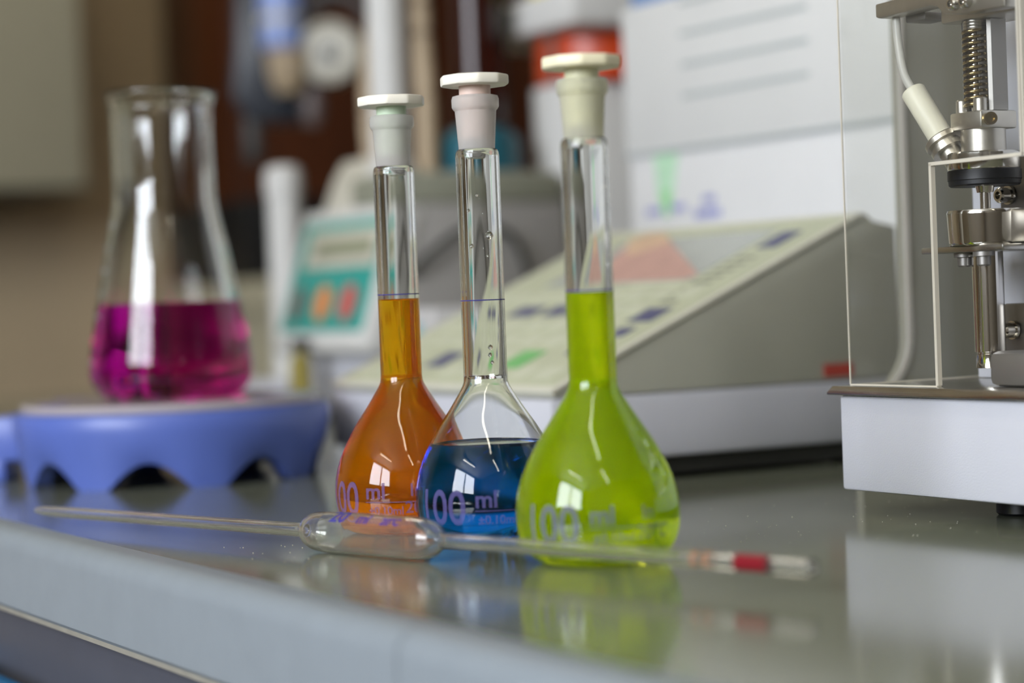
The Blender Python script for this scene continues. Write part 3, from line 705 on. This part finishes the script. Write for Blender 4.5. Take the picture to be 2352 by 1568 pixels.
# dosing tower with orange drum
px, py = ab(1600, 952)
t = thing('dosing_tower', 'white dosing tower with orange-red drum under a white cap', 'instrument', px, py, 0, RZ)
obj('tower_body', bx(0, 66, 0, 150, 0, 279, 4), TITW, t)
obj('orange_drum', lathe([(0, 280), (56, 280), (58, 283), (58, 316), (55, 321), (0, 321)], 64, Matrix.Translation((26, 58, 0))), REDO, t)
obj('drum_strip', bx(34, 42, -1.2, 4, 281, 320), GREYB, t)
obj('cap_slab', bx(-98, 100, -16, 120, 322, 354, 5), TITW, t)
obj('thin_rod', rod((-4, -24, 250), (-4, -24, 420), 3.4), DARK, t)
obj('rod_clamp', bx(-10, 2, -29, -14, 330, 346, 2), GREYB, t)
obj('yellow_lid', lathe([(0, 354), (24, 354), (24, 366), (22, 368), (0, 368)], 32, Matrix.Translation((16, 20, 0))), YELLOW, t)
obj('red_lid', lathe([(0, 354), (18, 354), (18, 364), (0, 365)], 32, Matrix.Translation((74, 20, 0))), RED, t)
# white post beside the titrator
px, py = -204, 1965
t = thing('stand_post', 'thick white round post with cap left of the teal panel', 'stand', px, py, 0, RZ)
obj('foot_block', bx(-80, 24, -24, 30, 0, 30, 4), WHITEP, t)
obj('post', lathe([(0, 30), (16, 30), (16, 202), (0, 202)], 40), TITW, t)
obj('post_cap', lathe([(0, 200), (18, 200), (18, 218), (16, 224), (10, 227), (0, 228)], 40), TITW, t)
t = thing('amber_vial', 'small amber vial in front of the titrator', 'bottle', -177, 1780, 0, RZ)
obj('vial', lathe([(0, 0), (9, 0), (10, 1), (10, 50), (6, 56), (6, 60), (0, 60)], 32), mat('honey glass', 'a89a52', .15, Transmission_Weight=.3), t)
obj('screw_cap', lathe([(0, 60), (7.5, 60), (7.5, 70), (0, 70.5)], 24), BLACK, t)
# white wedge stand with beige bow on the titrator's left
px, py = -131, 1841
t = thing('probe_holder', 'white wedge-shaped probe holder with beige upright on the titrator', 'holder', px, py, PZ, RZ)
obj('wedge', prism([(-16, 0), (-4, 30), (6, 46), (44, 46), (50, 0)], 'x', -34, 30, 3), OFFW, t)
obj('upright', tube([(-2, 20, 44), (-6, 20, 90), (0, 20, 130), (12, 20, 160), (28, 20, 190)], 8), BEIGE, t)
obj('rear_upright', tube([(24, 24, 44), (28, 24, 100), (24, 24, 180)], 6), BEIGE, t)

# ---------------------------------------------------------------- far background
t = thing('wall_cabinet', 'khaki wall cabinet on the far wall at upper left', 'cabinet', *ab(3699, -500), 300, RZ)
obj('body', bx(0, 350, 0, 1645, 4, 800, 4), CABM, t)
for i in range(2): obj('door', bx(350, 368, 6 + i * 820, 820 + i * 820, 4, 796, 3), CABM, t)
obj('bottom_rail', bx(0, 362, 0, 1645, 0, 4), DARK, t)
t = thing('wooden_cupboard', 'tall dark brown varnished wooden cupboard against the far wall', 'cupboard', *ab(3699, 1420), -899, RZ)
obj('carcass', bx(0, 300, 0, 1180, 0, 2300, 4), BROWNW, t)
for i in range(2):
    d = obj('door', bx(300, 320, 6 + i * 586, 586 + i * 586, 60, 2290, 3), BROWNW, t)
    obj('knob', lathe([(0, 0), (6, 0), (6, 10), (14, 16), (14, 24), (0, 28)], 24, aim((320, 545 + i * 80, 1000), (360, 545 + i * 80, 1000))), STEEL, d)
t = thing('low_cupboard', 'low khaki cupboard standing in front of the brown wooden cupboard', 'cabinet', *ab(3370, 1290), -899, RZ)
obj('body', bx(0, 420, 0, 420, 0, 990, 4), CABM, t); obj('worktop', bx(-4, 440, -12, 432, 990, 1040, 4), CABM, t)
obj('door', bx(420, 436, 8, 412, 40, 980, 3), CABM, t)
t = thing('black_case', 'black case standing on the low khaki cupboard', 'case', *ab(3340, 1300), 141.5, RZ)
obj('shell', bx(0, 300, 0, 220, 0, 128, 8), BLACK, t); obj('latch', bx(300, 304, 90, 130, 60, 90, 1), STEEL, t)
# dark wall fitting with pale dial hanging in front of the door
t = thing('wall_fitting', 'blurred dark fitting with pale round dial in front of the brown door', 'fitting', -270, 2600, 0, 0)
obj('hanger_rod', rod((-10, 40, 440), (-10, 40, 1899), 14), NAVY, t)
obj('frame', prism([(-52, 520), (-56, 420), (-64, 360), (-46, 326), (30, 322), (44, 356), (30, 420), (0, 520)], 'y', 20, 60, 8), NAVY, t)
obj('cylinder', rod((6, -10, 560), (6, -10, 408), 27, bev=6), mat('steel with painted blue light', '8ea4e0', .25, noise=.06), t)  # bluish light on the steel cylinder is put into its colour
obj('cylinder_band', rod((6, -10, 440), (6, -10, 450), 28, bev=1), OFFW, t)
obj('cylinder_tip', lathe([(0, 352), (16, 356), (24, 375), (27, 407), (0, 407)], 40, Matrix.Translation((12, -10, 0))), BEIGE, t)
obj('dial', lathe([(0, 0), (33, 0), (37, 5), (37, 40), (30, 42), (26, 36), (0, 36)], 48, aim((66, 20, 404), (60, -60, 404))), OFFW, t)
obj('dial_knob', lathe([(0, 0), (9, 0), (9, 12), (0, 13)], 24, aim((62, -15, 400), (60, -60, 400))), NAVY, t)
obj('dial_hood', lathe([(40, 0), (50, 0), (50, 46), (40, 46), (40, 0)], 48, aim((72, 30, 428), (66, -50, 428))), DARK, t)
obj('drop_tube', lathe([(0, 316), (9, 318), (14, 332), (14, 400), (0, 400)], 32, Matrix.Translation((38, 10, 0))), mat('mauve grey', '6d605e', .4), t)
obj('side_strap', bx(-50, -28, 26, 40, 276, 345, 5), DARK, t)

# ---------------------------------------------------------------- dust on the bench
bm = bmesh.new()
for i in range(90):
    x = random.uniform(70, 190); y = random.uniform(800, 960)
    if i >= 70: x, y = random.uniform(-120, -60), random.uniform(800, 860)
    r = random.uniform(.08, .3)
    bmesh.ops.create_icosphere(bm, subdivisions=1, radius=r, matrix=Matrix.Translation((x, y, r * .6)) @ Matrix.Scale(.6, 4, (0, 0, 1)))
o = obj('dust_specks', bm, OFFW, kind='stuff', label='tiny pale dust specks on the bench top')
o.location = (0, 0, TOP); o['category'] = 'dust'
